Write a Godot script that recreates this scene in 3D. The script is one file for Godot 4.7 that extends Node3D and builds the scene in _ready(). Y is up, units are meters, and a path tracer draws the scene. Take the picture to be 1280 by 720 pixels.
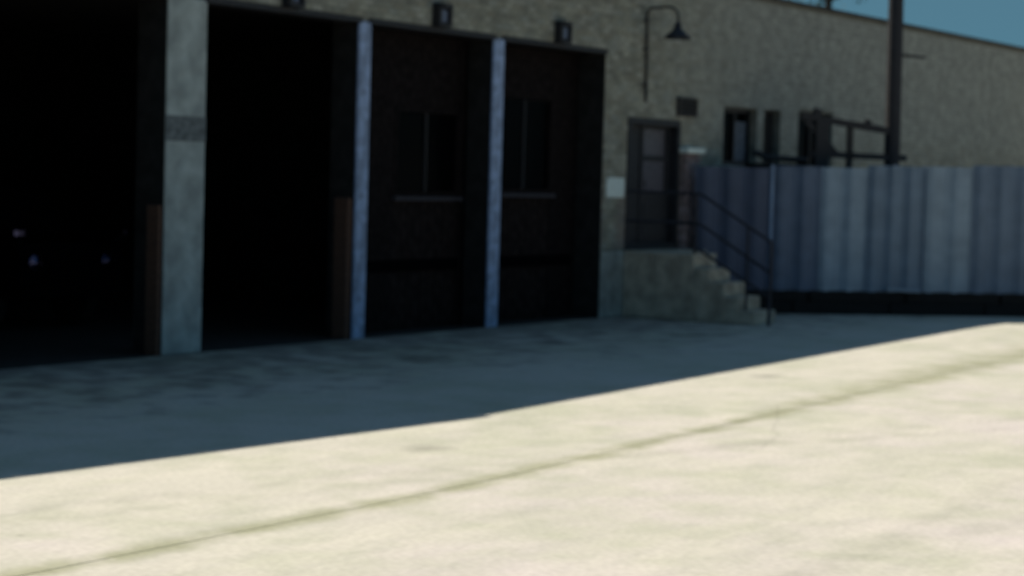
extends Node3D
# A shaded loading yard: buff brick warehouse with tall bays, concrete steps, corrugated fence, sunlit concrete apron.
# World: the warehouse front is the plane z = 0, facing +z; x runs to the right along it, y is up, metres.

var rng := RandomNumberGenerator.new()
var used := {}
var M := {}
const HEAD := 4.0            # height of the bay heads
const BAYS := [[-3.6, -0.66], [0.0, 2.88], [3.13, 5.97], [6.24, 9.06]]
const DOOR := [9.8, 11.5, 1.02, 3.05]
const WINS := [[13.04, 14.32, 2.38, 3.35], [14.58, 15.25, 2.38, 3.37], [16.0, 17.5, 2.38, 3.4]]

# ---------------------------------------------------------------- helpers
func numbered(n: String, parent: Node) -> String:
	var key := str(parent.get_instance_id()) + n
	var k: int = used.get(key, 0)
	used[key] = k + 1
	return n if k == 0 else "%s_%03d" % [n, k]

func obj(called: String, mesh: Mesh, m: Material, parent: Node = null, at := Vector3.ZERO) -> MeshInstance3D:
	var o := MeshInstance3D.new()
	var p: Node = parent if parent else self
	o.name = numbered(called, p)
	o.mesh = mesh
	if m:
		o.material_override = m
	o.position = at
	p.add_child(o, true)
	return o

func thing(called: String, label: String, category: String, at := Vector3.ZERO, group := "") -> Node3D:
	var o := Node3D.new()
	o.name = numbered(called, self)
	o.position = at
	add_child(o, true)
	tag(o, label, category, group)
	return o

func tag(o: Node, label: String, category: String, group := "") -> void:
	o.set_meta("label", label)
	o.set_meta("category", category)
	if group != "":
		o.set_meta("group", group)

func struct(o: Node, label := "", category := "") -> Node:
	o.set_meta("kind", "structure")
	if label != "":
		tag(o, label, category)
	return o

func start() -> SurfaceTool:
	var st := SurfaceTool.new()
	st.begin(Mesh.PRIMITIVE_TRIANGLES)
	st.set_smooth_group(-1)
	return st

func finish(st: SurfaceTool) -> ArrayMesh:
	st.generate_normals()
	return st.commit()

func quad(st: SurfaceTool, a: Vector3, b: Vector3, c: Vector3, d: Vector3) -> void:
	# a, b, c, d clockwise as seen from the front
	for v in [a, b, c, a, c, d]:
		st.add_vertex(v)

# box from corner lo to corner hi; ch > 0 chamfers every edge
func bx(st: SurfaceTool, lo: Vector3, hi: Vector3, ch := 0.0) -> void:
	if ch <= 0.0:
		hexa(st, [Vector3(lo.x, lo.y, hi.z), Vector3(hi.x, lo.y, hi.z), Vector3(hi.x, lo.y, lo.z), Vector3(lo.x, lo.y, lo.z),
			Vector3(lo.x, hi.y, hi.z), Vector3(hi.x, hi.y, hi.z), Vector3(hi.x, hi.y, lo.z), Vector3(lo.x, hi.y, lo.z)])
		return
	var c := (lo + hi) / 2.0
	var h := (hi - lo) / 2.0
	ch = minf(ch, minf(h.x, minf(h.y, h.z)) * 0.9)
	var dirs := []
	for sx in [-1, 1]:
		for sy in [-1, 1]:
			for sz in [-1, 1]:
				dirs.append(Vector3(sx, sy, sz))
	var pts := []
	for s in dirs:
		pts.append(c + Vector3(s.x * h.x, s.y * (h.y - ch), s.z * (h.z - ch)))
		pts.append(c + Vector3(s.x * (h.x - ch), s.y * h.y, s.z * (h.z - ch)))
		pts.append(c + Vector3(s.x * (h.x - ch), s.y * (h.y - ch), s.z * h.z))
	var ix := func(sx: int, sy: int, sz: int, a: int) -> Vector3:
		return pts[((1 if sx > 0 else 0) * 4 + (1 if sy > 0 else 0) * 2 + (1 if sz > 0 else 0)) * 3 + a]
	for s in [-1, 1]:
		face(st, [ix.call(s, -1, -1, 0), ix.call(s, 1, -1, 0), ix.call(s, 1, 1, 0), ix.call(s, -1, 1, 0)], c)
		face(st, [ix.call(-1, s, -1, 1), ix.call(1, s, -1, 1), ix.call(1, s, 1, 1), ix.call(-1, s, 1, 1)], c)
		face(st, [ix.call(-1, -1, s, 2), ix.call(1, -1, s, 2), ix.call(1, 1, s, 2), ix.call(-1, 1, s, 2)], c)
		for t in [-1, 1]:
			face(st, [ix.call(s, t, -1, 0), ix.call(s, t, 1, 0), ix.call(s, t, 1, 1), ix.call(s, t, -1, 1)], c)
			face(st, [ix.call(s, -1, t, 0), ix.call(s, 1, t, 0), ix.call(s, 1, t, 2), ix.call(s, -1, t, 2)], c)
			face(st, [ix.call(-1, s, t, 1), ix.call(1, s, t, 1), ix.call(1, s, t, 2), ix.call(-1, s, t, 2)], c)
			for u in [-1, 1]:
				face(st, [ix.call(s, t, u, 0), ix.call(s, t, u, 1), ix.call(s, t, u, 2)], c)

# a convex face turned so that it looks away from c
func face(st: SurfaceTool, p: Array, c: Vector3) -> void:
	var n: Vector3 = (p[1] - p[0]).cross(p[2] - p[0])
	var mid: Vector3 = (p[0] + p[1] + p[2]) / 3.0
	var q := p.duplicate()
	if n.dot(mid - c) > 0.0:
		q.reverse()
	for k in range(1, q.size() - 1):
		st.add_vertex(q[0]); st.add_vertex(q[k]); st.add_vertex(q[k + 1])

# eight corners: bottom ring 0..3, top ring 4..7
func hexa(st: SurfaceTool, p: Array) -> void:
	var c := Vector3.ZERO
	for v in p:
		c += v / 8.0
	for f in [[0, 1, 2, 3], [4, 5, 6, 7], [0, 1, 5, 4], [1, 2, 6, 5], [2, 3, 7, 6], [3, 0, 4, 7]]:
		face(st, [p[f[0]], p[f[1]], p[f[2]], p[f[3]]], c)

func box_mesh(lo: Vector3, hi: Vector3, ch := 0.0) -> ArrayMesh:
	var st := start()
	bx(st, lo, hi, ch)
	return finish(st)

# tube through points with a radius at each, closed ends
func tube(st: SurfaceTool, pts: Array, rad: Array, sides := 10) -> void:
	st.set_smooth_group(0)
	var rings := []
	var up := Vector3.UP
	for i in pts.size():
		var d: Vector3 = (pts[mini(i + 1, pts.size() - 1)] - pts[maxi(i - 1, 0)]).normalized()
		if absf(d.dot(up)) > 0.95:
			up = Vector3.RIGHT if absf(d.x) < 0.8 else Vector3.BACK
		var a := d.cross(up).normalized()
		var b := a.cross(d).normalized()
		up = b
		var r := []
		for k in sides:
			var t := TAU * k / sides
			r.append(pts[i] + (a * cos(t) + b * sin(t)) * rad[i])
		rings.append(r)
	for i in pts.size() - 1:
		for k in sides:
			var k2 := (k + 1) % sides
			var mid: Vector3 = (pts[i] + pts[i + 1]) / 2.0
			face(st, [rings[i][k], rings[i][k2], rings[i + 1][k2], rings[i + 1][k]], mid)
	st.set_smooth_group(-1)
	face(st, rings[0], pts[0] + (pts[1] - pts[0]) * 0.5)
	face(st, rings[-1], pts[-1] + (pts[-2] - pts[-1]) * 0.5)

func tube_mesh(pts: Array, r: float, sides := 10) -> ArrayMesh:
	var st := start()
	var rad := []
	for p in pts:
		rad.append(r)
	tube(st, pts, rad, sides)
	return finish(st)

# surface of revolution about y: profile of Vector2(radius, height)
func lathe(prof: Array, sides := 24) -> ArrayMesh:
	var st := SurfaceTool.new()
	st.begin(Mesh.PRIMITIVE_TRIANGLES)
	st.set_smooth_group(0)
	for i in prof.size() - 1:
		for k in sides:
			var a := TAU * k / sides
			var b := TAU * (k + 1) / sides
			var p: Vector2 = prof[i]
			var q: Vector2 = prof[i + 1]
			var v := [Vector3(p.x * cos(a), p.y, p.x * sin(a)), Vector3(p.x * cos(b), p.y, p.x * sin(b)), Vector3(q.x * cos(b), q.y, q.x * sin(b)), Vector3(q.x * cos(a), q.y, q.x * sin(a))]
			for t in [0, 1, 2, 0, 2, 3]:
				st.add_vertex(v[t])
	st.generate_normals()
	return st.commit()

func noise_tex(freq: float, lo: float, hi: float, sd: int, oct := 4, bump := false, size := 512) -> NoiseTexture2D:
	var n := FastNoiseLite.new()
	n.noise_type = FastNoiseLite.TYPE_SIMPLEX_SMOOTH
	n.frequency = freq
	n.fractal_octaves = oct
	n.seed = sd
	var t := NoiseTexture2D.new()
	t.width = size
	t.height = size
	t.seamless = true
	t.noise = n
	if bump:
		t.as_normal_map = true
		t.bump_strength = lo
	else:
		var g := Gradient.new()
		g.offsets = PackedFloat32Array([0.15, 0.85])
		g.colors = PackedColorArray([Color(lo, lo, lo), Color(hi, hi, hi)])
		t.color_ramp = g
	return t

func col(r: float, g: float, b: float) -> Color:
	return Color(r, g, b).linear_to_srgb()

# linear base colour, roughness, pattern in metres per repeat, lowest tone of the mottling
func mat(c: Color, rough := 0.85, repeat := 2.0, lo := 0.75, metal := 0.0, rough_bump := 2.0, freq := 0.012) -> StandardMaterial3D:
	var m := StandardMaterial3D.new()
	m.albedo_color = c
	m.roughness = rough
	m.metallic = metal
	if lo < 1.0:
		m.albedo_texture = noise_tex(freq, lo, 1.0, 11 + M.size(), 5)
		m.uv1_triplanar = true
		m.uv1_world_triplanar = true
		m.uv1_scale = Vector3.ONE / repeat
	if rough_bump > 0.0:
		m.normal_enabled = true
		m.normal_texture = noise_tex(0.05, rough_bump, 0, 211 + M.size(), 3, true, 256)
		m.normal_scale = 0.5
		m.uv1_triplanar = true
		m.uv1_world_triplanar = true
		m.uv1_scale = Vector3.ONE / repeat
	return m

func parapet(x: float) -> float:
	if x >= 12.6:
		return 5.24
	if x >= -2.4:
		return 5.24 + (12.6 - x) * 0.0725
	return 6.42 - (-2.4 - x) * 0.075

# ---------------------------------------------------------------- scene
func _ready() -> void:
	rng.seed = 7
	setup_view()
	materials()
	yard()
	warehouse()
	bay_doors()
	entrance()
	wall_windows()
	wall_fittings()
	loading_steps()
	fence()
	rack_and_pole()
	parked_truck()
	tree()

func setup_view() -> void:
	var cam := Camera3D.new()
	cam.name = "camera"
	var th := 0.5643
	var pt := -0.05463
	var ro := 0.02787
	var fw := Vector3(cos(th) * cos(pt), sin(pt), -sin(th) * cos(pt))
	var rt := Vector3(sin(th), 0, cos(th))
	var up := rt.cross(fw)
	var r2 := rt * cos(ro) + up * sin(ro)
	var u2 := up * cos(ro) - rt * sin(ro)
	cam.transform = Transform3D(Basis(r2, u2, -fw), Vector3(-18.11292, 2.13097, 15.64655))
	add_child(cam)
	var lens := CameraAttributesPhysical.new()      # the photograph is softly out of focus
	lens.frustum_focal_length = 86.667
	lens.frustum_far = 800.0
	lens.frustum_near = 0.1
	lens.exposure_aperture = 4.2
	lens.frustum_focus_distance = 6.0
	cam.attributes = lens
	cam.fov = rad_to_deg(2.0 * atan(360.0 / 2600.0))
	cam.far = 800.0
	cam.current = true

	var e := Environment.new()
	var pm := ProceduralSkyMaterial.new()
	pm.sky_top_color = col(0.055, 0.105, 0.17)
	pm.sky_horizon_color = col(0.07, 0.175, 0.235)
	pm.sky_curve = 0.2
	pm.ground_bottom_color = col(0.05, 0.05, 0.045)
	pm.ground_horizon_color = col(0.07, 0.1, 0.12)
	pm.sun_angle_max = 4.0
	pm.sun_curve = 0.05
	var sky := Sky.new()
	sky.sky_material = pm
	e.background_mode = Environment.BG_SKY
	e.sky = sky
	e.tonemap_mode = Environment.TONE_MAPPER_LINEAR
	e.tonemap_exposure = 1.25
	e.sdfgi_enabled = true
	e.ssao_enabled = true
	e.ssil_enabled = true
	var w := WorldEnvironment.new()
	w.name = "sky"
	w.environment = e
	add_child(w)

	var sun := DirectionalLight3D.new()
	sun.name = "sun"
	sun.light_energy = 1.6
	sun.light_color = Color(1.0, 0.965, 0.89)
	sun.light_angular_distance = 0.5
	sun.shadow_enabled = true
	add_child(sun)
	sun.look_at_from_position(Vector3(0.06, 1.0, -0.885) * 50.0, Vector3.ZERO, Vector3.UP)

func materials() -> void:
	M.mortar = mat(col(0.24, 0.24, 0.205), 0.95, 1.5, 0.8)
	M.brick = mat(col(0.9, 0.9, 0.9), 0.9, 4.3, 0.88, 0.0, 0.0, 0.02)
	M.brick.vertex_color_use_as_albedo = true
	M.bricks = []
	for c in [[0.255, 0.25, 0.2], [0.22, 0.218, 0.178], [0.29, 0.285, 0.232], [0.235, 0.222, 0.175], [0.25, 0.255, 0.22], [0.2, 0.195, 0.16], [0.3, 0.295, 0.25]]:
		var bm: StandardMaterial3D = M.brick.duplicate()
		bm.vertex_color_use_as_albedo = false
		bm.albedo_color = col(c[0] * 1.3, c[1] * 1.3, c[2] * 1.3)
		M.bricks.append(bm)
	M.pier = mat(col(0.44, 0.49, 0.48), 0.9, 2.9, 0.8, 0.0, 1.5, 0.014)
	M.band = mat(col(0.2, 0.225, 0.235), 0.9, 0.6, 0.7)
	M.blue_paint = mat(col(0.36, 0.47, 0.71), 0.6, 1.3, 0.75, 0.0, 1.0)
	M.near_black = mat(col(0.02, 0.019, 0.018), 0.95, 1.7, 0.6)  # even near-black base for the bay room, backings, webs and cheeks
	M.rust = mat(col(0.17, 0.085, 0.055), 0.9, 0.5, 0.55, 0.0, 4.0, 0.03)
	M.dark_steel = mat(col(0.016, 0.016, 0.022), 0.6, 0.8, 0.7)
	M.rail = mat(col(0.035, 0.034, 0.05), 0.7, 0.8, 0.7)
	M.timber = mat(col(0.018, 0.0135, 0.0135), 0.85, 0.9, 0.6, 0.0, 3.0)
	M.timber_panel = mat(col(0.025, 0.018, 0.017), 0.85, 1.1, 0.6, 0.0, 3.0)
	M.sill = mat(col(0.05, 0.045, 0.058), 0.8, 0.6, 0.7)
	M.concrete = mat(col(0.55, 0.48, 0.38), 0.92, 2.4, 0.76, 0.0, 1.5, 0.012)
	M.plinth = mat(col(0.36, 0.385, 0.36), 0.92, 2.6, 0.75, 0.0, 1.5, 0.012)
	M.coping = mat(col(0.075, 0.07, 0.06), 0.9, 1.2, 0.6)
	M.roofing = mat(col(0.05, 0.05, 0.05), 0.95, 2.0, 0.7)
	M.door = mat(col(0.02, 0.02, 0.026), 0.6, 0.9, 0.7)
	M.white = mat(col(0.8, 0.88, 0.84), 0.6, 0.5, 0.93, 0.0, 0.0)
	M.sleeper = mat(col(0.016, 0.014, 0.013), 0.95, 0.8, 0.6, 0.0, 4.0)
	M.galv = []
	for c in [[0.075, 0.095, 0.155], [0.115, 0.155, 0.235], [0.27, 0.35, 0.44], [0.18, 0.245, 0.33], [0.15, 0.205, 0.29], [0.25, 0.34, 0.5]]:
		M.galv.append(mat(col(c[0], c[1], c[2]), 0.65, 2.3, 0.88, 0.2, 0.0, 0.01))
		M["g%d" % M.size()] = 0
	M.post = mat(col(0.02, 0.02, 0.028), 0.7, 0.7, 0.7)
	M.truck = mat(col(0.004, 0.004, 0.005), 0.9, 1.0, 0.8, 0.0, 0.0)
	M.truck.metallic_specular = 0.0
	M.timber.metallic_specular = 0.2
	M.timber_panel.metallic_specular = 0.2
	M.rubber = mat(col(0.01, 0.01, 0.01), 0.9, 0.4, 0.8)
	M.brown_shutter = mat(col(0.07, 0.062, 0.058), 0.85, 0.6, 0.65)
	M.blind = mat(col(0.17, 0.2, 0.25), 0.9, 0.7, 0.75)
	M.dirt = mat(col(0.36, 0.36, 0.26), 1.0, 0.7, 0.85, 0.0, 0.0, 0.03)
	M.bark = mat(col(0.05, 0.04, 0.03), 0.95, 0.6, 0.6)
	M.leaf = mat(col(0.06, 0.1, 0.04), 0.8, 1.0, 0.6, 0.0, 0.0)
	M.leaf.backlight = Color(0.1, 0.16, 0.05)
	M.earth = mat(col(0.16, 0.15, 0.12), 1.0, 6.0, 0.7)
	var ch := StandardMaterial3D.new()
	ch.albedo_color = Color(0.3, 0.3, 0.42)
	ch.metallic = 1.0
	ch.roughness = 0.12
	M.chrome = ch
	var gl := StandardMaterial3D.new()
	gl.albedo_color = Color(0.035, 0.035, 0.04, 0.6)
	gl.transparency = BaseMaterial3D.TRANSPARENCY_ALPHA
	gl.roughness = 0.3
	gl.metallic_specular = 0.12
	M.glass = gl
	var pg := StandardMaterial3D.new()
	pg.albedo_color = col(0.05, 0.055, 0.07)
	pg.roughness = 0.12
	M.dusty_glass = mat(col(0.15, 0.14, 0.165), 0.35, 0.5, 0.7, 0.0, 0.0)
	M.lens = mat(col(0.16, 0.18, 0.26), 0.25, 0.3, 0.8, 0.0, 0.0)

# ---------------------------------------------------------------- the apron
func concrete_texture() -> ImageTexture:
	# worn concrete: blotches, long sweeping tyre tracks, trowel tone, cracks and a few oil drips; covers x -16..20, z -0.5..17.5
	var w := 2048
	var h := 1024
	var big := FastNoiseLite.new(); big.seed = 3; big.frequency = 0.008; big.fractal_octaves = 5
	var mid := FastNoiseLite.new(); mid.seed = 9; mid.frequency = 0.03; mid.fractal_octaves = 4
	var fine := FastNoiseLite.new(); fine.seed = 15; fine.frequency = 0.28; fine.fractal_octaves = 3
	var tone := FastNoiseLite.new(); tone.seed = 21; tone.frequency = 0.005; tone.fractal_octaves = 3
	var ib := big.get_image(w, h, false, false, false)
	var im := mid.get_image(w, h, false, false, false)
	var jf := fine.get_image(w, h, false, false, false)
	var it := tone.get_image(w, h, false, false, false)
	var img := Image.create(w, h, false, Image.FORMAT_RGB8)
	var pale := Color(0.515, 0.49, 0.44)
	var green := Color(0.425, 0.425, 0.35)
	var pink := Color(0.54, 0.49, 0.485)
	for j in h:
		var z := -0.5 + 18.0 * (j + 0.5) / h
		for i in w:
			var x := -16.0 + 36.0 * (i + 0.5) / w
			var a := ib.get_pixel(i, j).r
			var b := im.get_pixel(i, j).r
			var t := it.get_pixel(i, j).r
			var f := jf.get_pixel(i, j).r
			var k := clampf((a - 0.5) * 1.9 + (b - 0.5) * 1.3 + 0.4, 0.0, 1.0)
			var c := pale.lerp(green, k)
			c = c.lerp(pink, clampf((t - 0.45) * 2.2 + (z - 8.2) * 0.16, 0.0, 0.85) * (1.0 - k * 0.6))
			# tyre tracks, wide arcs that swing towards the bays
			for tr in [[-7.5, 7.0, 0.11], [-5.9, 7.6, 0.11], [2.0, 9.5, -0.06], [3.6, 10.0, -0.06], [-12.0, 10.6, 0.05], [-12.0, 12.4, 0.05]]:
				var zc: float = tr[1] + (x - tr[0]) * tr[2] * 3.0 + sin(x * 0.35 + tr[0]) * 0.3
				var dd: float = absf(z - zc)
				if dd < 0.2:
					c = c * (1.0 - 0.1 * (1.0 - dd / 0.2) * clampf(b * 2.2 - 0.5, 0.0, 1.0))
			# dirt that has washed along the joint
			var zj := joint_z(x)
			var wide := 0.14 + 0.12 * b + clampf((x + 1.5) * 0.09, 0.0, 0.5) * (1.0 if z < zj else 0.4)
			var dj := absf(z - zj)
			if dj < wide:
				c = c.lerp(Color(0.315, 0.315, 0.225), minf(1.0, (1.0 - dj / wide) * 1.3) * clampf(b * 1.6, 0.45, 1.0))
			# deeper shade near the bays, painted into the ground colour
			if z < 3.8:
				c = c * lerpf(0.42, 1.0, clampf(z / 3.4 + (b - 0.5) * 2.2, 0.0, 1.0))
			c = c * (0.84 + 0.32 * f)
			img.set_pixel(i, j, Color(c.r, c.g, c.b).linear_to_srgb())
	# hairline cracks that wander across the slabs
	for n in 14:
		var p := Vector2(rng.randf_range(60, w - 60), rng.randf_range(90, h - 60))
		var ang := rng.randf_range(0, TAU)
		for k in rng.randi_range(60, 190):
			ang += rng.randf_range(-0.1, 0.1)
			p += Vector2(cos(ang), sin(ang)) * 1.2
			if p.x < 3 or p.y < 3 or p.x > w - 4 or p.y > h - 4:
				break
			for o in [Vector2i(0, 0), Vector2i(1, 0), Vector2i(0, 1)]:
				var q: Vector2i = Vector2i(p) + Vector2i(o)
				img.set_pixelv(q, img.get_pixelv(q).darkened(0.035))
	# old oil patches where trucks stand, and drips
	for oil in [[1.4, 2.2, 0.55], [4.6, 1.9, 0.4], [7.3, 2.6, 0.5], [-2.2, 2.4, 0.6], [-5.0, 6.6, 0.3], [2.6, 5.9, 0.3]]:
		var ci := int((oil[0] + 16.0) / 36.0 * w)
		var cj := int((oil[1] + 0.5) / 18.0 * h)
		var rr := int(oil[2] / 36.0 * w)
		for dj in range(-rr, rr + 1):
			for di in range(-rr, rr + 1):
				var q: float = Vector2(di, dj * 1.25).length() / rr + (im.get_pixel(ci + di, cj + dj).r - 0.5) * 1.3
				if q < 1.0:
					img.set_pixel(ci + di, cj + dj, img.get_pixel(ci + di, cj + dj).darkened(0.24 * clampf((1.0 - q) * 0.9, 0.0, 1.0)))
	for n in 46:
		var cx := rng.randi_range(20, w - 20)
		var cz := rng.randi_range(30, h - 20)
		var r := rng.randf_range(0.8, 2.2)
		for dj in range(-3, 4):
			for di in range(-3, 4):
				var q := Vector2(di, dj).length() / r
				if q < 1.0:
					img.set_pixel(cx + di, cz + dj, img.get_pixel(cx + di, cz + dj).darkened(0.3 * (1.0 - q)))
	return ImageTexture.create_from_image(img)

func joint_z(x: float) -> float:
	return 7.88 - clampf(x + 6.5, 0.0, 40.0) * 0.062

func slab(st: SurfaceTool, x0: float, x1: float, za: Callable, zb: Callable, y: float) -> void:
	var n := 60
	for i in n:
		var xa := lerpf(x0, x1, float(i) / n)
		var xb := lerpf(x0, x1, float(i + 1) / n)
		var p := [Vector3(xa, y, za.call(xa)), Vector3(xb, y, za.call(xb)), Vector3(xb, y, zb.call(xb)), Vector3(xa, y, zb.call(xa))]
		for t in [0, 1, 2, 0, 2, 3]:
			var v: Vector3 = p[t]
			st.set_uv(Vector2((v.x + 16.0) / 36.0, (v.z + 0.5) / 18.0))
			st.add_vertex(v)
		for e in [[p[0], p[1]], [p[3], p[2]]]:   # both long edges go down into the joint
			var q := [e[0], e[1], e[1] - Vector3(0, 0.12, 0), e[0] - Vector3(0, 0.12, 0)]
			for t in [0, 1, 2, 0, 2, 3]:
				var v: Vector3 = q[t]
				st.set_uv(Vector2((v.x + 16.0) / 36.0, (v.z + 0.5) / 18.0))
				st.add_vertex(v)

func yard() -> void:
	var pm := PlaneMesh.new()
	pm.size = Vector2(1200, 1200)
	var g := obj("ground", pm, M.earth, null, Vector3(0, -0.12, 0))
	struct(g)
	var y := Node3D.new()
	y.name = "concrete_pavement"
	add_child(y)
	struct(y)
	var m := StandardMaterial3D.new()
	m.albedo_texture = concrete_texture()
	m.roughness = 0.93
	m.normal_enabled = true
	m.normal_texture = noise_tex(0.03, 3.0, 0, 77, 4, true, 512)
	m.normal_scale = 0.35
	m.uv1_scale = Vector3.ONE
	var near := FastNoiseLite.new()
	near.seed = 5
	near.frequency = 0.9
	var edge_a := func(x: float) -> float: return joint_z(x) - 0.006 + near.get_noise_1d(x * 2.0) * 0.004
	var edge_b := func(x: float) -> float: return joint_z(x) + 0.006 + near.get_noise_1d(x * 2.0 + 90.0) * 0.004
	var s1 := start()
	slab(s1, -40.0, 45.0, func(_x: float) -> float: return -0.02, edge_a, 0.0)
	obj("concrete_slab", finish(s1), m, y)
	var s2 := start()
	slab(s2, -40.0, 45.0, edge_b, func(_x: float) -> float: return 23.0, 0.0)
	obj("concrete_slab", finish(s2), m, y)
	var s3 := start()
	slab(s3, -40.0, 45.0, func(x: float) -> float: return joint_z(x) - 0.08, func(x: float) -> float: return joint_z(x) + 0.08, -0.004)
	obj("joint_dirt", finish(s3), M.dirt, y)

# ---------------------------------------------------------------- the warehouse
var house: Node3D
var front: MeshInstance3D

func in_hole(x0: float, x1: float, y0: float, y1: float) -> bool:
	for r in holes():
		if x1 > r[0] + 0.001 and x0 < r[1] - 0.001 and y1 > r[2] + 0.001 and y0 < r[3] - 0.001:
			return true
	return false

func holes() -> Array:
	var h := [[-3.6, 9.06, 0.0, HEAD], DOOR]
	h.append_array(WINS)
	return h

func warehouse() -> void:
	house = thing("brick_warehouse", "long buff brick warehouse with tall dark loading bays between pale columns", "building")
	# mortar core of the front wall, cut round the openings
	var xs := [-14.0, -3.6, 9.06, 30.0]
	var ys := [0.0, HEAD]
	for r in holes():
		for v in [r[0], r[1]]:
			if not xs.has(v): xs.append(v)
		for v in [r[2], r[3]]:
			if not ys.has(v): ys.append(v)
	xs.sort(); ys.sort()
	var st := start()
	for i in xs.size() - 1:
		var y0 := -1.0
		for j in ys.size():
			var solid: bool = j < ys.size() - 1 and not in_hole(xs[i], xs[i + 1], ys[j], ys[j + 1])
			if solid and y0 < 0.0:
				y0 = ys[j]
			if not solid and y0 >= 0.0:
				bx(st, Vector3(xs[i], y0, -0.32), Vector3(xs[i + 1], ys[j], -0.012))
				y0 = -1.0
	var br := [-14.0, -2.4001, -2.4, 12.6, 30.0]
	for i in br.size() - 1:
		if br[i + 1] - br[i] < 0.01: continue
		var a: float = br[i]
		var b: float = br[i + 1]
		var ta := parapet(a)
		var tb := parapet(b - (0.0 if b > -2.0 else 0.001))
		if a < -3.0: tb = parapet(-2.41)
		hexa(st, [Vector3(a, HEAD, -0.012), Vector3(b, HEAD, -0.012), Vector3(b, HEAD, -0.32), Vector3(a, HEAD, -0.32), Vector3(a, ta, -0.012), Vector3(b, tb, -0.012), Vector3(b, tb, -0.32), Vector3(a, ta, -0.32)])
	front = obj("front_wall", finish(st), M.mortar, house)
	# coping in lengths
	var x := -14.0
	while x < 29.9:
		var x2 := minf(x + 0.9, 30.0)
		if x < -2.41 and x2 > -2.4: x2 = -2.4
		var ta := parapet(x + 0.001)
		var tb := parapet(x2 - 0.001) if not (is_equal_approx(x2, -2.4)) else parapet(-2.41)
		var g := 0.004
		var cs := start()
		hexa(cs, [Vector3(x + g, ta, 0.045), Vector3(x2 - g, tb, 0.045), Vector3(x2 - g, tb, -0.36), Vector3(x + g, ta, -0.36),
			Vector3(x + g, ta + 0.07, 0.045), Vector3(x2 - g, tb + 0.07, 0.045), Vector3(x2 - g, tb + 0.09, -0.36), Vector3(x + g, ta + 0.09, -0.36)])
		obj("coping_stone", finish(cs), M.coping, house)
		x = x2
	lay_bricks()
	# concrete plinth up to dock height, right of the bays
	for seg in [[9.06, 9.8], [9.8, 11.5], [11.5, 20.0], [20.0, 30.0]]:
		obj("plinth", box_mesh(Vector3(seg[0] + 0.003, 0.0, -0.01), Vector3(seg[1] - 0.003, 1.0, 0.025), 0.008), M.plinth, house)
	# wide pier and slim painted columns
	var pier := obj("pier", box_mesh(Vector3(-0.66, 0.0, -0.42), Vector3(0.0, HEAD, 0.012), 0.015), M.pier, house)
	pier.set_meta("label", "wide pale pier with a dark grimy band")
	obj("iron_strap", box_mesh(Vector3(-0.655, 2.4, -0.03), Vector3(-0.003, 2.68, 0.018), 0.004), M.band, pier)
	obj("cheek_plate", box_mesh(Vector3(-0.672, 0.0, -0.42), Vector3(-0.661, HEAD - 0.03, -0.004)), M.near_black, pier)
	var pier2 := obj("pier", box_mesh(Vector3(-4.26, 0.0, -0.42), Vector3(-3.6, HEAD, 0.014), 0.015), M.pier, house)
	obj("iron_strap", box_mesh(Vector3(-4.255, 2.4, -0.03), Vector3(-3.603, 2.68, 0.02), 0.004), M.band, pier2)
	for c in [[2.88, 3.13], [5.97, 6.24]]:
		var cs := start()
		bx(cs, Vector3(c[0] + 0.004, 0.0, -0.035), Vector3(c[1] - 0.004, HEAD - 0.012, 0.012), 0.012)
		var cm := obj("column", finish(cs), M.blue_paint, house)
		obj("column_web", box_mesh(Vector3(c[0] + 0.012, 0.0, -0.42), Vector3(c[1] - 0.012, HEAD - 0.012, -0.037)), M.near_black, cm)
	# rusty guards low down on the left cheek of the pier and of the first column
	obj("rusty_guard", box_mesh(Vector3(-0.735, 0.0, -0.2), Vector3(-0.675, 1.68, -0.01), 0.01), M.rust, house)
	obj("rusty_guard", box_mesh(Vector3(2.79, 0.0, -0.27), Vector3(2.89, 1.78, -0.045), 0.01), M.rust, house)
	# right jamb and steel lintels
	obj("jamb", box_mesh(Vector3(9.03, 0.0, -0.44), Vector3(9.057, HEAD - 0.04, 0.004)), M.near_black, house)  # thin near-black sheet added over the brick return to darken it
	for b in BAYS:
		obj("lintel", box_mesh(Vector3(b[0] - 0.04, HEAD - 0.03, -0.36), Vector3(b[1] + 0.04, HEAD + 0.035, 0.018 + 0.002 * b[0] / 10.0), 0.004), M.dark_steel, house)
	# the room behind the bays
	obj("bay_floor", box_mesh(Vector3(-10.0, -0.2, -12.0), Vector3(9.4, 0.004, -0.03)), M.near_black, house)
	obj("bay_ceiling", box_mesh(Vector3(-10.0, 4.25, -12.0), Vector3(9.4, 4.45, -0.33)), M.near_black, house)
	obj("back_wall", box_mesh(Vector3(-10.0, 0.0, -12.3), Vector3(30.0, 4.9, -12.0)), M.near_black, house)
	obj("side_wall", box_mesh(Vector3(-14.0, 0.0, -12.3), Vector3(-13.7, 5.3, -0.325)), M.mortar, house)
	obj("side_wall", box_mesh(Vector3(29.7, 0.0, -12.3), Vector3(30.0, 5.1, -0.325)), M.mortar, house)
	obj("party_wall", box_mesh(Vector3(9.2, 0.0, -12.0), Vector3(9.4, 4.9, -0.325)), M.near_black, house)
	obj("party_wall", box_mesh(Vector3(-10.2, 0.0, -12.0), Vector3(-10.0, 4.9, -0.325)), M.near_black, house)
	obj("roof", box_mesh(Vector3(-13.9, 4.9, -12.4), Vector3(29.9, 5.1, -0.33)), M.roofing, house)

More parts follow.
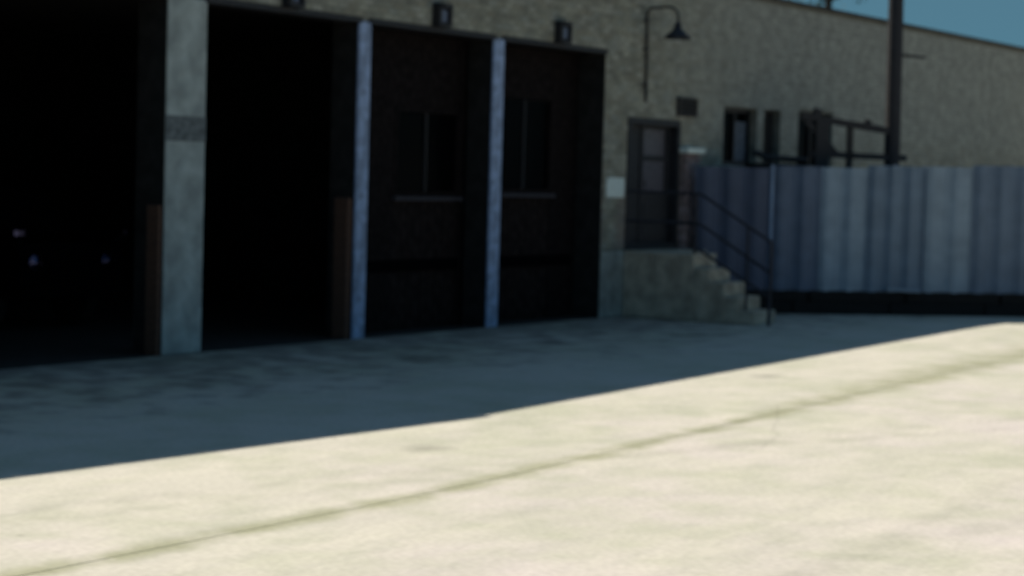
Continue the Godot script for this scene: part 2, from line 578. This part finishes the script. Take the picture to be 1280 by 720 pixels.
func lay_bricks() -> void:
	var cell := Vector2(0.21, 0.075)
	var list := []
	var rows := 74
	for j in rows:
		var y0 := 0.004 + j * cell.y
		var x := -9.0 - (0.105 if j % 2 else 0.0)
		while x < 29.7:
			var a := x
			var b := x + cell.x - 0.01
			x += cell.x
			var y1 := y0 + cell.y - 0.01
			if y1 > minf(parapet(a), parapet(b)) - 0.002: continue
			# trim against openings
			var keep := true
			for r in holes():
				if y1 > r[2] + 0.001 and y0 < r[3] - 0.001 and b > r[0] and a < r[1]:
					if y0 >= r[2] - 0.001 and y1 <= r[3] + 0.02 or true:
						if a < r[0] - 0.03: b = r[0] - 0.001
						elif b > r[1] + 0.03: a = r[1] + 0.001
						else: keep = false
			if y0 < 0.99 and a > 9.06: continue
			if keep and b - a > 0.02:
				list.append([a, b, y0, y1])
	var pale := FastNoiseLite.new()
	pale.seed = 31
	pale.frequency = 0.35
	var mesh := BoxMesh.new()
	mesh.size = Vector3.ONE
	# nearest 300 in view become single bricks, the rest one mass
	var eye := Vector3(-18.1, 2.1, 15.6)
	for b in list:
		var c := Vector3((b[0] + b[1]) / 2.0, (b[2] + b[3]) / 2.0, 0.0)
		var top := 4.02 + clampf(c.x, 0.0, 13.0) * 0.083
		var seen: bool = c.x > 0.3 and c.y < top and b[1] - b[0] > 0.15
		b.append(c.distance_to(eye) if seen else 999.0 + c.distance_to(eye))
	list.sort_custom(func(p, q): return p[4] < q[4])
	var mm := MultiMesh.new()
	mm.transform_format = MultiMesh.TRANSFORM_3D
	mm.use_colors = true
	mm.mesh = mesh
	var singles := 300
	mm.instance_count = list.size() - singles
	for i in list.size():
		var b: Array = list[i]
		var proud := rng.randf_range(-0.003, 0.003)
		var size := Vector3(b[1] - b[0], b[3] - b[2], 0.04)
		var at := Vector3((b[0] + b[1]) / 2.0, (b[2] + b[3]) / 2.0, -0.02 + proud)
		var pick := rng.randi_range(0, 6)
		if i < singles:
			var o := obj("brick", mesh, M.bricks[pick], front, at)
			o.scale = size
		else:
			var base: Color = M.bricks[pick].albedo_color.srgb_to_linear()
			var n := pale.get_noise_2d(at.x, at.y * 1.4)
			var c := base * (1.0 + 0.22 * n)
			# redder, less weathered brick low down by the entrance; greyer wash higher on the right
			var red := clampf((2.4 - at.y) * 1.2, 0.0, 1.0) * clampf((12.4 - at.x), 0.0, 1.0) * clampf(0.8 + n, 0.3, 1.0)
			c = c.lerp(Color(0.25, 0.195, 0.175), red * 0.7)
			var cool := clampf((at.x - 10.0) * 0.25, 0.0, 1.0) * clampf((at.y - 2.2), 0.0, 1.0)
			c = c.lerp(Color(0.37, 0.38, 0.345) * rng.randf_range(0.84, 1.12), cool * 0.85)
			mm.set_instance_transform(i - singles, Transform3D(Basis.from_scale(size), at))
			mm.set_instance_color(i - singles, Color(c.r, c.g, c.b))
	var mi := MultiMeshInstance3D.new()
	mi.name = "brick_courses"
	mi.multimesh = mm
	var bm: StandardMaterial3D = M.brick.duplicate()
	bm.albedo_color = Color.WHITE
	mi.material_override = bm
	mi.set_meta("kind", "stuff")
	front.add_child(mi)

# timber doors that close the two right bays, set back from the face
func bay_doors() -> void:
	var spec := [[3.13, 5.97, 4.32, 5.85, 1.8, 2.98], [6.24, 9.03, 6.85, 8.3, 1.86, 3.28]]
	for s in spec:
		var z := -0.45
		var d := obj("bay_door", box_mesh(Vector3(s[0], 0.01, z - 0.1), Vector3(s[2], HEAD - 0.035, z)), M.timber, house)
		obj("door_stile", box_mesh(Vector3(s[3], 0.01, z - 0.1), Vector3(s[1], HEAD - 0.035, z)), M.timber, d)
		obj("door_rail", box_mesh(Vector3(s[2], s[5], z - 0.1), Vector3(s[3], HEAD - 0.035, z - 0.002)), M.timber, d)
		# boards below the window
		var n := 9
		var w: float = (s[3] - s[2]) / n
		for i in n:
			var x0: float = s[2] + w * i
			obj("board", box_mesh(Vector3(x0 + 0.004, 0.95, z - 0.09), Vector3(x0 + w - 0.004, s[4] - 0.06, z - 0.01 + rng.randf_range(-0.004, 0.004)), 0.005), M.timber_panel, d)
			obj("board", box_mesh(Vector3(x0 + 0.004, 0.01, z - 0.09), Vector3(x0 + w - 0.004, 0.8, z - 0.01 + rng.randf_range(-0.004, 0.004)), 0.005), M.timber_panel, d)
		obj("door_rail", box_mesh(Vector3(s[0] + 0.02, 0.8, z - 0.09), Vector3(s[1] - 0.1, 0.95, z + 0.03), 0.01), M.truck, d)
		var win := obj("window_frame", frame_mesh(s[2], s[3], s[4], s[5], z - 0.06, z + 0.012, 0.06), M.timber, d)
		obj("pane", box_mesh(Vector3(s[2] + 0.06, s[4] + 0.06, z - 0.05), Vector3(s[3] - 0.06, s[5] - 0.06, z - 0.042)), M.glass, d)
		obj("window_sill", box_mesh(Vector3(s[2] - 0.05, s[4] - 0.06, z - 0.02), Vector3(s[3] + 0.05, s[4] - 0.004, z + 0.07), 0.008), M.sill, d)
		var mid: float = (s[2] + s[3]) / 2.0
		obj("glazing_bar", box_mesh(Vector3(mid - 0.02, s[4] + 0.06, z - 0.055), Vector3(mid + 0.02, s[5] - 0.06, z - 0.025)), M.dark_steel, d)
		# inner lining, so that nothing shows behind the pane but the dark room
		win.set_meta("label", "dark steel window frame in the bay door")

func frame_mesh(x0: float, x1: float, y0: float, y1: float, z0: float, z1: float, w: float) -> ArrayMesh:
	var st := start()
	bx(st, Vector3(x0, y0, z0), Vector3(x1, y0 + w, z1))
	bx(st, Vector3(x0, y1 - w, z0), Vector3(x1, y1, z1))
	bx(st, Vector3(x0, y0 + w, z0), Vector3(x0 + w, y1 - w, z1))
	bx(st, Vector3(x1 - w, y0 + w, z0), Vector3(x1, y1 - w, z1))
	return finish(st)

func entrance() -> void:
	var x0: float = DOOR[0]
	var x1: float = DOOR[1]
	var y0: float = DOOR[2]
	var y1: float = DOOR[3]
	var fr := obj("door_frame", frame_mesh(x0, x1, y0, y1, -0.3, 0.02, 0.09), M.door, house)
	fr.set_meta("label", "dark frame of the raised side entrance")
	obj("fixed_leaf", box_mesh(Vector3(x0 + 0.09, y0 + 0.09, -0.2), Vector3(10.44, y1 - 0.09, -0.14), 0.004), M.door, house)
	var st := start()
	var a := 10.445
	var b := x1 - 0.09
	bx(st, Vector3(a, y0 + 0.09, -0.2), Vector3(b, 1.9, -0.12), 0.004)
	bx(st, Vector3(a, 1.9, -0.2), Vector3(a + 0.1, y1 - 0.09, -0.12), 0.004)
	bx(st, Vector3(b - 0.12, 1.9, -0.2), Vector3(b, y1 - 0.09, -0.12), 0.004)
	bx(st, Vector3(a + 0.1, 2.4, -0.2), Vector3(b - 0.12, 2.48, -0.12), 0.004)
	bx(st, Vector3(a + 0.1, 2.9, -0.2), Vector3(b - 0.12, y1 - 0.09, -0.12), 0.004)
	var leaf := obj("entrance_door", finish(st), M.door, house)
	for p in [[1.9, 2.4], [2.48, 2.9]]:
		obj("pane", box_mesh(Vector3(a + 0.1, p[0], -0.17), Vector3(b - 0.12, p[1], -0.155)), M.dusty_glass, leaf)
	obj("kick_panel", box_mesh(Vector3(a + 0.12, y0 + 0.2, -0.118), Vector3(b - 0.12, 1.75, -0.108), 0.003), M.door, leaf)
	obj("door_handle", tube_mesh([Vector3(a + 0.05, 1.95, -0.06), Vector3(a + 0.05, 2.1, -0.06)], 0.012), M.dark_steel, leaf)
	obj("entrance_step", box_mesh(Vector3(x0 + 0.003, y0 - 0.3, -0.32), Vector3(x1 - 0.003, y0 - 0.005, -0.011)), M.concrete, house)
	obj("entrance_backing", box_mesh(Vector3(x0, y0, -0.42), Vector3(x1, y1, -0.325)), M.near_black, house)
	# narrow brick pier right of the door with a pale cap
	var pc := obj("brick_pier", box_mesh(Vector3(11.56, 1.0, -0.01), Vector3(12.02, 2.54, 0.1)), M.mortar, house)
	for j in 20:
		var yy := 1.005 + j * 0.077
		var cut := 0.22 if j % 2 else 0.11
		var xs := [11.55, 11.55 + cut, 11.55 + cut + 0.22, 12.03]
		for i in 3:
			if xs[i + 1] - xs[i] < 0.06 or xs[i + 1] > 12.031: continue
			var k := rng.randi_range(0, 1)
			obj("brick", box_mesh(Vector3(xs[i] + (0.005 if i else 0.0), yy, 0.0), Vector3(xs[i + 1] - (0.005 if i < 2 else 0.0), yy + 0.066, 0.112 + rng.randf_range(0, 0.004))), red_brick(k), pc)
	obj("cap_stone", box_mesh(Vector3(11.48, 2.545, -0.008), Vector3(12.08, 2.63, 0.18), 0.012), M.white, pc)

var reds := []
func red_brick(k: int) -> StandardMaterial3D:
	if reds.is_empty():
		reds = [mat(col(0.4, 0.3, 0.31), 0.9, 0.9, 0.7), mat(col(0.34, 0.245, 0.25), 0.9, 0.7, 0.7)]
	return reds[k]

func wall_windows() -> void:
	for i in WINS.size():
		var r: Array = WINS[i]
		var w := obj("window", frame_mesh(r[0], r[1], r[2], r[3], -0.25, -0.14, 0.07), M.door, house)
		obj("window_backing", box_mesh(Vector3(r[0] - 0.1, r[2] - 0.1, -0.5), Vector3(r[1] + 0.1, r[3] + 0.1, -0.33)), M.near_black, w)
		obj("sill", box_mesh(Vector3(r[0] - 0.06, r[2] - 0.07, -0.14), Vector3(r[1] + 0.06, r[2] - 0.002, 0.06), 0.008), M.plinth, w)
		if i == 1:
			for k in 9:    # a small louvred shutter
				var yy: float = r[2] + 0.08 + k * 0.093
				var st := start()
				hexa(st, [Vector3(r[0] + 0.07, yy, -0.12), Vector3(r[1] - 0.07, yy, -0.12), Vector3(r[1] - 0.07, yy + 0.05, -0.22), Vector3(r[0] + 0.07, yy + 0.05, -0.22),
					Vector3(r[0] + 0.07, yy + 0.02, -0.12), Vector3(r[1] - 0.07, yy + 0.02, -0.12), Vector3(r[1] - 0.07, yy + 0.07, -0.22), Vector3(r[0] + 0.07, yy + 0.07, -0.22)])
				obj("slat", finish(st), M.brown_shutter, w)
		else:
			var mid: float = lerpf(r[0], r[1], 0.56)
			obj("glazing_bar", box_mesh(Vector3(mid - 0.025, r[2] + 0.07, -0.23), Vector3(mid + 0.025, r[3] - 0.07, -0.15)), M.door, w)
			obj("pane", box_mesh(Vector3(r[0] + 0.07, r[2] + 0.07, -0.2), Vector3(mid - 0.025, r[3] - 0.07, -0.192)), M.glass, w)
			obj("pane", box_mesh(Vector3(mid + 0.025, r[2] + 0.07, -0.2), Vector3(r[1] - 0.07, r[3] - 0.07, -0.192)), M.glass, w)
			if i == 0:
				obj("blind", box_mesh(Vector3(mid + 0.03, r[2] + 0.08, -0.185), Vector3(r[1] - 0.08, r[3] - 0.22, -0.18)), M.blind, w)

func wall_fittings() -> void:
	# dark bulkhead lamp boxes over each bay
	var bays := [[1.48, "dark lamp box over the open bay beside the wide pier"], [4.61, "dark lamp box over the middle bay between the two slim columns"], [7.7, "dark lamp box over the bay next to the brick wall with the small sign"]]
	var first: Node3D = null
	for i in bays.size():
		var o: Node3D
		if first == null:
			o = thing("lamp_box", bays[i][1], "lamp box", Vector3(bays[i][0], HEAD + 0.04, 0.0), "lamp boxes over the loading bays")
			var st := start()
			bx(st, Vector3(-0.15, 0.0, 0.0), Vector3(-0.095, 0.31, 0.13), 0.006)
			bx(st, Vector3(0.095, 0.0, 0.0), Vector3(0.15, 0.31, 0.13), 0.006)
			bx(st, Vector3(-0.095, 0.24, 0.0), Vector3(0.095, 0.31, 0.15), 0.006)
			bx(st, Vector3(-0.095, 0.0, 0.0), Vector3(0.095, 0.05, 0.13), 0.006)
			bx(st, Vector3(-0.095, 0.05, 0.002), Vector3(0.095, 0.24, 0.02))
			obj("housing", finish(st), M.dark_steel, o)
			obj("lens", box_mesh(Vector3(-0.085, 0.055, 0.02), Vector3(0.085, 0.235, 0.095), 0.02), M.lens, o)
			first = o
		else:
			o = first.duplicate()
			o.name = numbered("lamp_box", self)
			add_child(o, true)
			o.position = Vector3(bays[i][0], HEAD + 0.04, 0.0)
			tag(o, bays[i][1], "lamp box", "lamp boxes over the loading bays")
	# gooseneck lamp
	var g := thing("gooseneck_lamp", "dark wall lamp with conical shade hanging from a bent pipe", "wall lamp", Vector3(10.25, 3.3, 0.0))
	var pts := [Vector3(0.03, 0, 0.035), Vector3(0.0, 1.36, 0.035), Vector3(0, 1.42, 0.05), Vector3(0, 1.45, 0.1), Vector3(0, 1.46, 0.4)]
	obj("conduit", tube_mesh(pts, 0.022, 8), M.brown_shutter, g)
	var arm := []
	for k in 9:
		var t := PI / 2.0 * k / 8.0
		arm.append(Vector3(0, 1.46 - 0.15 * (1.0 - cos(t)), 0.4 + 0.17 * sin(t)))
	arm.append(Vector3(0, 1.22, 0.57))
	obj("arm", tube_mesh(arm, 0.02, 8), M.dark_steel, g)
	var prof := [Vector2(0.0, 0.24), Vector2(0.035, 0.24), Vector2(0.05, 0.2), Vector2(0.065, 0.13), Vector2(0.11, 0.09), Vector2(0.19, 0.02), Vector2(0.215, -0.02), Vector2(0.205, -0.02), Vector2(0.18, 0.015), Vector2(0.1, 0.075), Vector2(0.0, 0.1)]
	obj("shade", lathe(prof), M.dark_steel, g, Vector3(0, 0.99, 0.57))
	obj("bulb", lathe([Vector2(0, 0.06), Vector2(0.02, 0.05), Vector2(0.035, 0.0), Vector2(0.02, -0.035), Vector2(0, -0.04)], 12), M.lens, g, Vector3(0, 1.0, 0.57))
	for yy in [0.25, 0.8, 1.25]:
		obj("clip", box_mesh(Vector3(-0.05, yy, 0.0), Vector3(0.05, yy + 0.03, 0.06), 0.004), M.dark_steel, g)
	# small white notice
	var s := thing("wall_notice", "small plain white notice board on the brick between bay and door", "notice", Vector3(9.44, 1.82, 0.0))
	obj("board", box_mesh(Vector3(-0.27, 0.0, 0.002), Vector3(0.27, 0.3, 0.022), 0.004), M.white, s)
	for sx in [-0.24, 0.24]:
		for sy in [0.03, 0.27]:
			obj("screw", box_mesh(Vector3(sx - 0.008, sy - 0.008, 0.022), Vector3(sx + 0.008, sy + 0.008, 0.027)), M.dark_steel, s)
	# dark vent over the brick pier
	var v := thing("wall_vent", "dark louvred vent high on the wall right of the door", "vent", Vector3(11.67, 3.13, 0.0))
	obj("frame", frame_mesh(-0.32, 0.32, 0.0, 0.3, 0.0, 0.06, 0.035), M.brown_shutter, v)
	obj("backing", box_mesh(Vector3(-0.285, 0.035, 0.001), Vector3(0.285, 0.265, 0.01)), M.near_black, v)
	for k in 4:
		var st := start()
		var yy := 0.045 + k * 0.057
		hexa(st, [Vector3(-0.284, yy, 0.055), Vector3(0.284, yy, 0.055), Vector3(0.284, yy + 0.035, 0.012), Vector3(-0.284, yy + 0.035, 0.012), Vector3(-0.284, yy + 0.008, 0.055), Vector3(0.284, yy + 0.008, 0.055), Vector3(0.284, yy + 0.043, 0.012), Vector3(-0.284, yy + 0.043, 0.012)])
		obj("slat", finish(st), M.brown_shutter, v)

func loading_steps() -> void:
	var t := thing("loading_steps", "concrete landing and steps coming out from the side entrance", "steps", Vector3(9.73, 0, 0))
	var w := 0.72
	obj("landing", box_mesh(Vector3(0, 0, 0.028), Vector3(1.77, 1.01, 0.56), 0.015), M.concrete, t)
	obj("landing", box_mesh(Vector3(0.002, 0, 0.562), Vector3(w + 0.04, 1.008, 1.24), 0.015), M.concrete, t)
	for k in 4:
		var h := 0.8 - k * 0.2
		obj("step", box_mesh(Vector3(0.004, 0, 1.243 + k * 0.26), Vector3(w, h, 1.24 + (k + 1) * 0.26), 0.014), M.concrete, t)
	var r := thing("pipe_handrail", "dark steel pipe handrail running down beside the concrete steps", "handrail", Vector3(9.83, 0, 0))
	for rail in [[1.92, 1.24], [1.47, 0.78], [1.08, 0.42]]:
		var p := [Vector3(0, rail[0], 0.04 if rail[0] > 1.2 else 1.2), Vector3(0, rail[0], 1.24), Vector3(0, lerpf(rail[0], rail[1], 0.06) + 0.01, 1.32), Vector3(0, rail[1], 2.46)]
		obj("rail", tube_mesh(p, 0.024, 8), M.rail, r)
	obj("post", tube_mesh([Vector3(0, 1.01, 1.2), Vector3(0, 1.94, 1.2)], 0.028, 8), M.rail, r)
	obj("post", tube_mesh([Vector3(0, 0.2, 2.08), Vector3(0, 1.44, 2.08)], 0.022, 8), M.rail, r)
	obj("post", tube_mesh([Vector3(0, 0.0, 2.46), Vector3(0, 1.26, 2.46)], 0.028, 8), M.rail, r)

func sheet_mesh(length: float, height: float, pitch: float, sd: int) -> ArrayMesh:
	# trapezoid corrugated sheet in the plane x = 0, running along +z, 4 mm thick
	var rg := RandomNumberGenerator.new()
	rg.seed = sd
	var prof := []
	var z := 0.0
	while z < length - 0.001:
		for q in [[0.0, 0.0], [0.1, -0.012], [0.2, -0.04], [0.3, -0.058], [0.42, -0.06], [0.55, -0.046], [0.7, -0.03], [0.85, -0.02], [0.93, 0.006]]:
			var zz: float = minf(z + q[0] * pitch, length)
			if prof.is_empty() or zz - prof[-1].x > 0.002:
				prof.append(Vector2(zz, q[1] + rg.randf_range(-0.002, 0.002)))
		z += pitch
	var st := start()
	for i in prof.size() - 1:
		var a: Vector2 = prof[i]
		var b: Vector2 = prof[i + 1]
		hexa(st, [Vector3(a.y, 0, a.x), Vector3(b.y, 0, b.x), Vector3(b.y + 0.004, 0, b.x), Vector3(a.y + 0.004, 0, a.x), Vector3(a.y, height, a.x), Vector3(b.y, height, b.x), Vector3(b.y + 0.004, height, b.x), Vector3(a.y + 0.004, height, a.x)])
	return finish(st)

func fence() -> void:
	var f := thing("corrugated_fence", "blue grey corrugated metal fence slanting out from the wall on black sleepers", "fence", Vector3(11.56, 0, 0.26))
	f.rotation.y = PI / 4.0
	var z := 0.02
	var lens := [1.3, 0.78, 0.84, 0.96, 0.9, 0.95, 0.95]
	var tones := [0, 1, 2, 3, 2, 4, 1]
	var pitch := [0.43, 0.39, 0.42, 0.32, 0.45, 0.38, 0.48]
	var dips := [0.0, 0.012, -0.01, 0.02, 0.005, 0.02, 0.0]
	for i in lens.size():
		var o := obj("corrugated_sheet", sheet_mesh(lens[i] + 0.04, 1.965 + dips[i] + z * 0.027, pitch[i], 40 + i), M.galv[tones[i]], f, Vector3(-0.012 if i % 2 else 0.0, 0.375, z))
		o.rotation.x = rng.randf_range(-0.006, 0.006)
		z += lens[i]
	for k in 5:
		obj("fence_post", box_mesh(Vector3(0.03, 0.0, 0.1 + k * 1.5), Vector3(0.13, 2.35, 0.2 + k * 1.5), 0.008), M.post, f)
	for yy in [0.7, 1.9]:
		obj("fence_rail", box_mesh(Vector3(0.008, yy, 0.05), Vector3(0.03, yy + 0.08, z)), M.post, f)
	for cv in [1.3, 3.42]:   # pale strips added as bright highlights, the light put into their colour
		obj("highlight_strip", tube_mesh([Vector3(-0.02, 0.37, cv), Vector3(-0.02, 2.36 + cv * 0.027, cv)], 0.035, 10), M.galv[5], f)
	# sleepers under the sheets
	var zz := 0.02
	for i in 4:
		var zl := 1.66
		obj("sleeper", box_mesh(Vector3(-0.1, 0.0, zz), Vector3(0.16, 0.19, zz + zl), 0.015), M.sleeper, f)
		obj("sleeper", box_mesh(Vector3(-0.06, 0.192, zz + (0.3 if i else 0.0)), Vector3(0.16, 0.385, zz + zl + 0.28), 0.015), M.sleeper, f)
		zz += zl + 0.02
	# a pale board lying on the sleeper ledge
	var b := obj("loose_board", box_mesh(Vector3(-0.05, 0.0, -0.3), Vector3(0.05, 0.045, 0.3), 0.006), M.galv[2], null, Vector3(14.06, 0.387, 2.86))
	b.rotation = Vector3(0.04, PI / 4.0, 0.0)
	tag(b, "pale loose board lying on the black sleepers under the fence", "board")

func rack_and_pole() -> void:
	# steel pipe rack standing behind the fence, only its top seen
	var r := thing("pipe_rack", "dark steel rack with two long rails rising behind the corrugated fence", "rack", Vector3(13.9, 0, 1.2))
	r.rotation.y = PI / 4.0
	obj("top_rail", beam(Vector3(0, 3.24, -0.2), Vector3(0, 3.01, 1.55), 0.11), M.dark_steel, r)
	obj("lower_rail", beam(Vector3(0, 2.61, 0.0), Vector3(0, 2.585, 1.7), 0.1), M.dark_steel, r)
	obj("upright", box_mesh(Vector3(-0.07, 0, 0.06), Vector3(0.07, 3.2, 0.3), 0.01), M.dark_steel, r)
	obj("upright", box_mesh(Vector3(-0.05, 0, 0.64), Vector3(0.05, 3.1, 0.74), 0.01), M.brown_shutter, r)
	obj("upright", box_mesh(Vector3(-0.06, 0, 1.36), Vector3(0.06, 3.04, 1.48), 0.01), M.dark_steel, r)
	obj("stub", beam(Vector3(0, 3.18, 0.05), Vector3(0, 3.36, 0.11), 0.12), M.dark_steel, r)
	obj("stub", beam(Vector3(0, 3.06, 0.96), Vector3(0, 3.2, 1.02), 0.1), M.dark_steel, r)
	obj("brace", beam(Vector3(0.02, 3.16, -0.1), Vector3(0.02, 2.62, 0.45), 0.1), M.dark_steel, r)
	# dark timbers stacked behind the fence, a pipe on top
	var k := thing("scrap_stack", "dark stack of timbers whose top shows over the fence below the blind window", "timber stack", Vector3(13.5, 0, 0.8))
	k.rotation.y = PI / 4.0
	for i in 8:
		obj("plank", box_mesh(Vector3(-0.25, i * 0.304, -0.5), Vector3(0.25, i * 0.304 + 0.3, 0.45), 0.01), M.sleeper, k)
	var p := obj("old_pipe", tube_mesh([Vector3(0, 0.12, -0.44), Vector3(0, 0.12, -0.34), Vector3(0, 0.06, -0.24), Vector3(0, 0.03, 0.5)], 0.05, 10), M.dark_steel, null, Vector3(13.5, 2.47, 0.8))
	p.rotation.y = PI / 4.0
	tag(p, "dark bent pipe resting on the timber stack behind the fence", "pipe")
	# pole
	var u := thing("utility_pole", "tall dark pole standing behind the far end of the fence", "pole", Vector3(14.95, 0, 2.22))
	var st := start()
	tube(st, [Vector3(0.02, 0, 0.02), Vector3(0, 4.5, -0.02), Vector3(-0.04, 10.5, -0.1)], [0.135, 0.13, 0.1], 14)
	obj("shaft", finish(st), M.post, u)
	obj("bracket_arm", beam(Vector3(0.06, 4.31, 0.06), Vector3(0.4, 4.29, 0.36), 0.045), M.post, u)
	obj("cross_arm", box_mesh(Vector3(-0.9, 9.6, -0.2), Vector3(0.9, 9.72, -0.08), 0.008), M.post, u)

func beam(a: Vector3, b: Vector3, w: float) -> ArrayMesh:
	var d := (b - a).normalized()
	var s := d.cross(Vector3.RIGHT).normalized() * w / 2.0
	var t := Vector3.RIGHT * w / 2.0
	var st := start()
	hexa(st, [a - s - t, a + s - t, a + s + t, a - s + t, b - s - t, b + s - t, b + s + t, b - s + t])
	return finish(st)

# ---------------------------------------------------------------- dark truck far inside the left bay
func parked_truck() -> void:
	var t := thing("parked_truck", "dark truck parked nose out in the gloom of the leftmost bay", "truck", Vector3(1.0, 0, -3.0))
	var st := start()
	# cab profile in z (forward +) and y, extruded across x
	var prof := [Vector2(0.0, 0.45), Vector2(0.0, 0.95), Vector2(-0.1, 1.12), Vector2(-0.95, 1.2), Vector2(-1.4, 1.82), Vector2(-2.6, 1.86), Vector2(-2.75, 1.2), Vector2(-5.0, 1.2), Vector2(-5.0, 0.45)]
	var half := 0.9
	for i in prof.size():
		var a: Vector2 = prof[i]
		var b: Vector2 = prof[(i + 1) % prof.size()]
		var ha := half - (0.12 if a.y > 1.5 else 0.0)
		var hb := half - (0.12 if b.y > 1.5 else 0.0)
		face(st, [Vector3(-ha, a.y, a.x), Vector3(ha, a.y, a.x), Vector3(hb, b.y, b.x), Vector3(-hb, b.y, b.x)], Vector3(0, 0.9, -2.0))
		for s in [-1.0, 1.0]:
			face(st, [Vector3(s * ha, a.y, a.x), Vector3(s * hb, b.y, b.x), Vector3(s * half, 0.9, -2.0)], Vector3(0, 0.9, -2.0))
	obj("body", finish(st), M.truck, t)
	obj("bumper", box_mesh(Vector3(-0.92, 0.42, 0.0), Vector3(0.92, 0.6, 0.1), 0.03), M.truck, t)
	var gr := start()
	for k in 6:
		bx(gr, Vector3(-0.42, 0.67 + k * 0.05, 0.003), Vector3(0.42, 0.695 + k * 0.05, 0.03))
	obj("grille", finish(gr), M.truck, t)
	for s in [-1, 1]:
		var hl := lathe([Vector2(0, 0.035), Vector2(0.05, 0.03), Vector2(0.085, 0.012), Vector2(0.1, 0.02), Vector2(0.11, 0.0)], 20)
		var h := obj("headlight", hl, M.chrome, t, Vector3(0.64 * s, 0.88, 0.0))
		h.rotation.x = PI / 2.0
		var mr := obj("door_mirror", box_mesh(Vector3(-0.09, -0.06, -0.03), Vector3(0.09, 0.06, 0.03), 0.028), M.chrome, t, Vector3(0.96 * s, 1.25, 0.05))
		obj("mirror_arm", beam(Vector3(0, 0, 0), Vector3(-0.12 * s, -0.12, -0.1), 0.02), M.dark_steel, mr)
	var ws := start()
	face(ws, [Vector3(-0.8, 1.24, -0.96), Vector3(0.8, 1.24, -0.96), Vector3(0.72, 1.77, -1.34), Vector3(-0.72, 1.77, -1.34)], Vector3(0, 1.0, -2.0))
	obj("windscreen", finish(ws), M.truck, t)
	for s in [-1, 1]:
		for zz in [-0.75, -4.1]:
			var wh := obj("wheel", lathe([Vector2(0, 0.1), Vector2(0.2, 0.1), Vector2(0.33, 0.11), Vector2(0.37, 0.07), Vector2(0.37, -0.07), Vector2(0.33, -0.11), Vector2(0, -0.1)], 24), M.rubber, t, Vector3(0.8 * s, 0.37, zz))
			wh.rotation.z = PI / 2.0

# ---------------------------------------------------------------- tree far behind, only its lowest leaves reach into the frame
func tree() -> void:
	var base := Vector3(88.9, 0.0, -32.0)
	var t := thing("leafy_tree", "green leafy tree rising beyond the roof by the pole", "tree", base)
	var st := start()
	tube(st, [Vector3(0, -0.1, 0), Vector3(0.1, 5, 0), Vector3(-0.2, 10, 0.2), Vector3(0.1, 15, 0.1)], [0.42, 0.34, 0.26, 0.1], 10)
	for k in 9:
		var a := TAU * k / 9.0 + 0.3
		var y0 := 13.4 + k * 0.2
		var dir := Vector3(cos(a), 0.5, sin(a))
		tube(st, [Vector3(-0.15, y0, 0.15), Vector3(-0.15, y0, 0.15) + dir * 1.6, Vector3(-0.15, y0, 0.15) + dir * 3.0 + Vector3(0, 0.2, 0)], [0.13, 0.08, 0.03], 6)
	obj("trunk", finish(st), M.bark, t)
	var lf := SurfaceTool.new()
	lf.begin(Mesh.PRIMITIVE_TRIANGLES)
	for c in 90:
		var u := Vector3(rng.randfn(), rng.randfn() * 0.75, rng.randfn()).limit_length(1.9) * 1.9
		var cc := Vector3(0, 15.4, 0) + u
		for k in 46:
			var p := cc + Vector3(rng.randfn(), rng.randfn(), rng.randfn()) * 0.42
			var n := Vector3(rng.randfn(), rng.randfn() + 0.6, rng.randfn()).normalized()
			var a := n.cross(Vector3(rng.randfn(), rng.randfn(), rng.randfn())).normalized() * rng.randf_range(0.09, 0.16)
			var b := n.cross(a).normalized() * a.length() * 0.6
			for v in [p - a, p + b, p + a, p - a, p + a, p - b]:
				lf.set_normal(n)
				lf.add_vertex(v)
	obj("crown", lf.commit(), M.leaf, t)
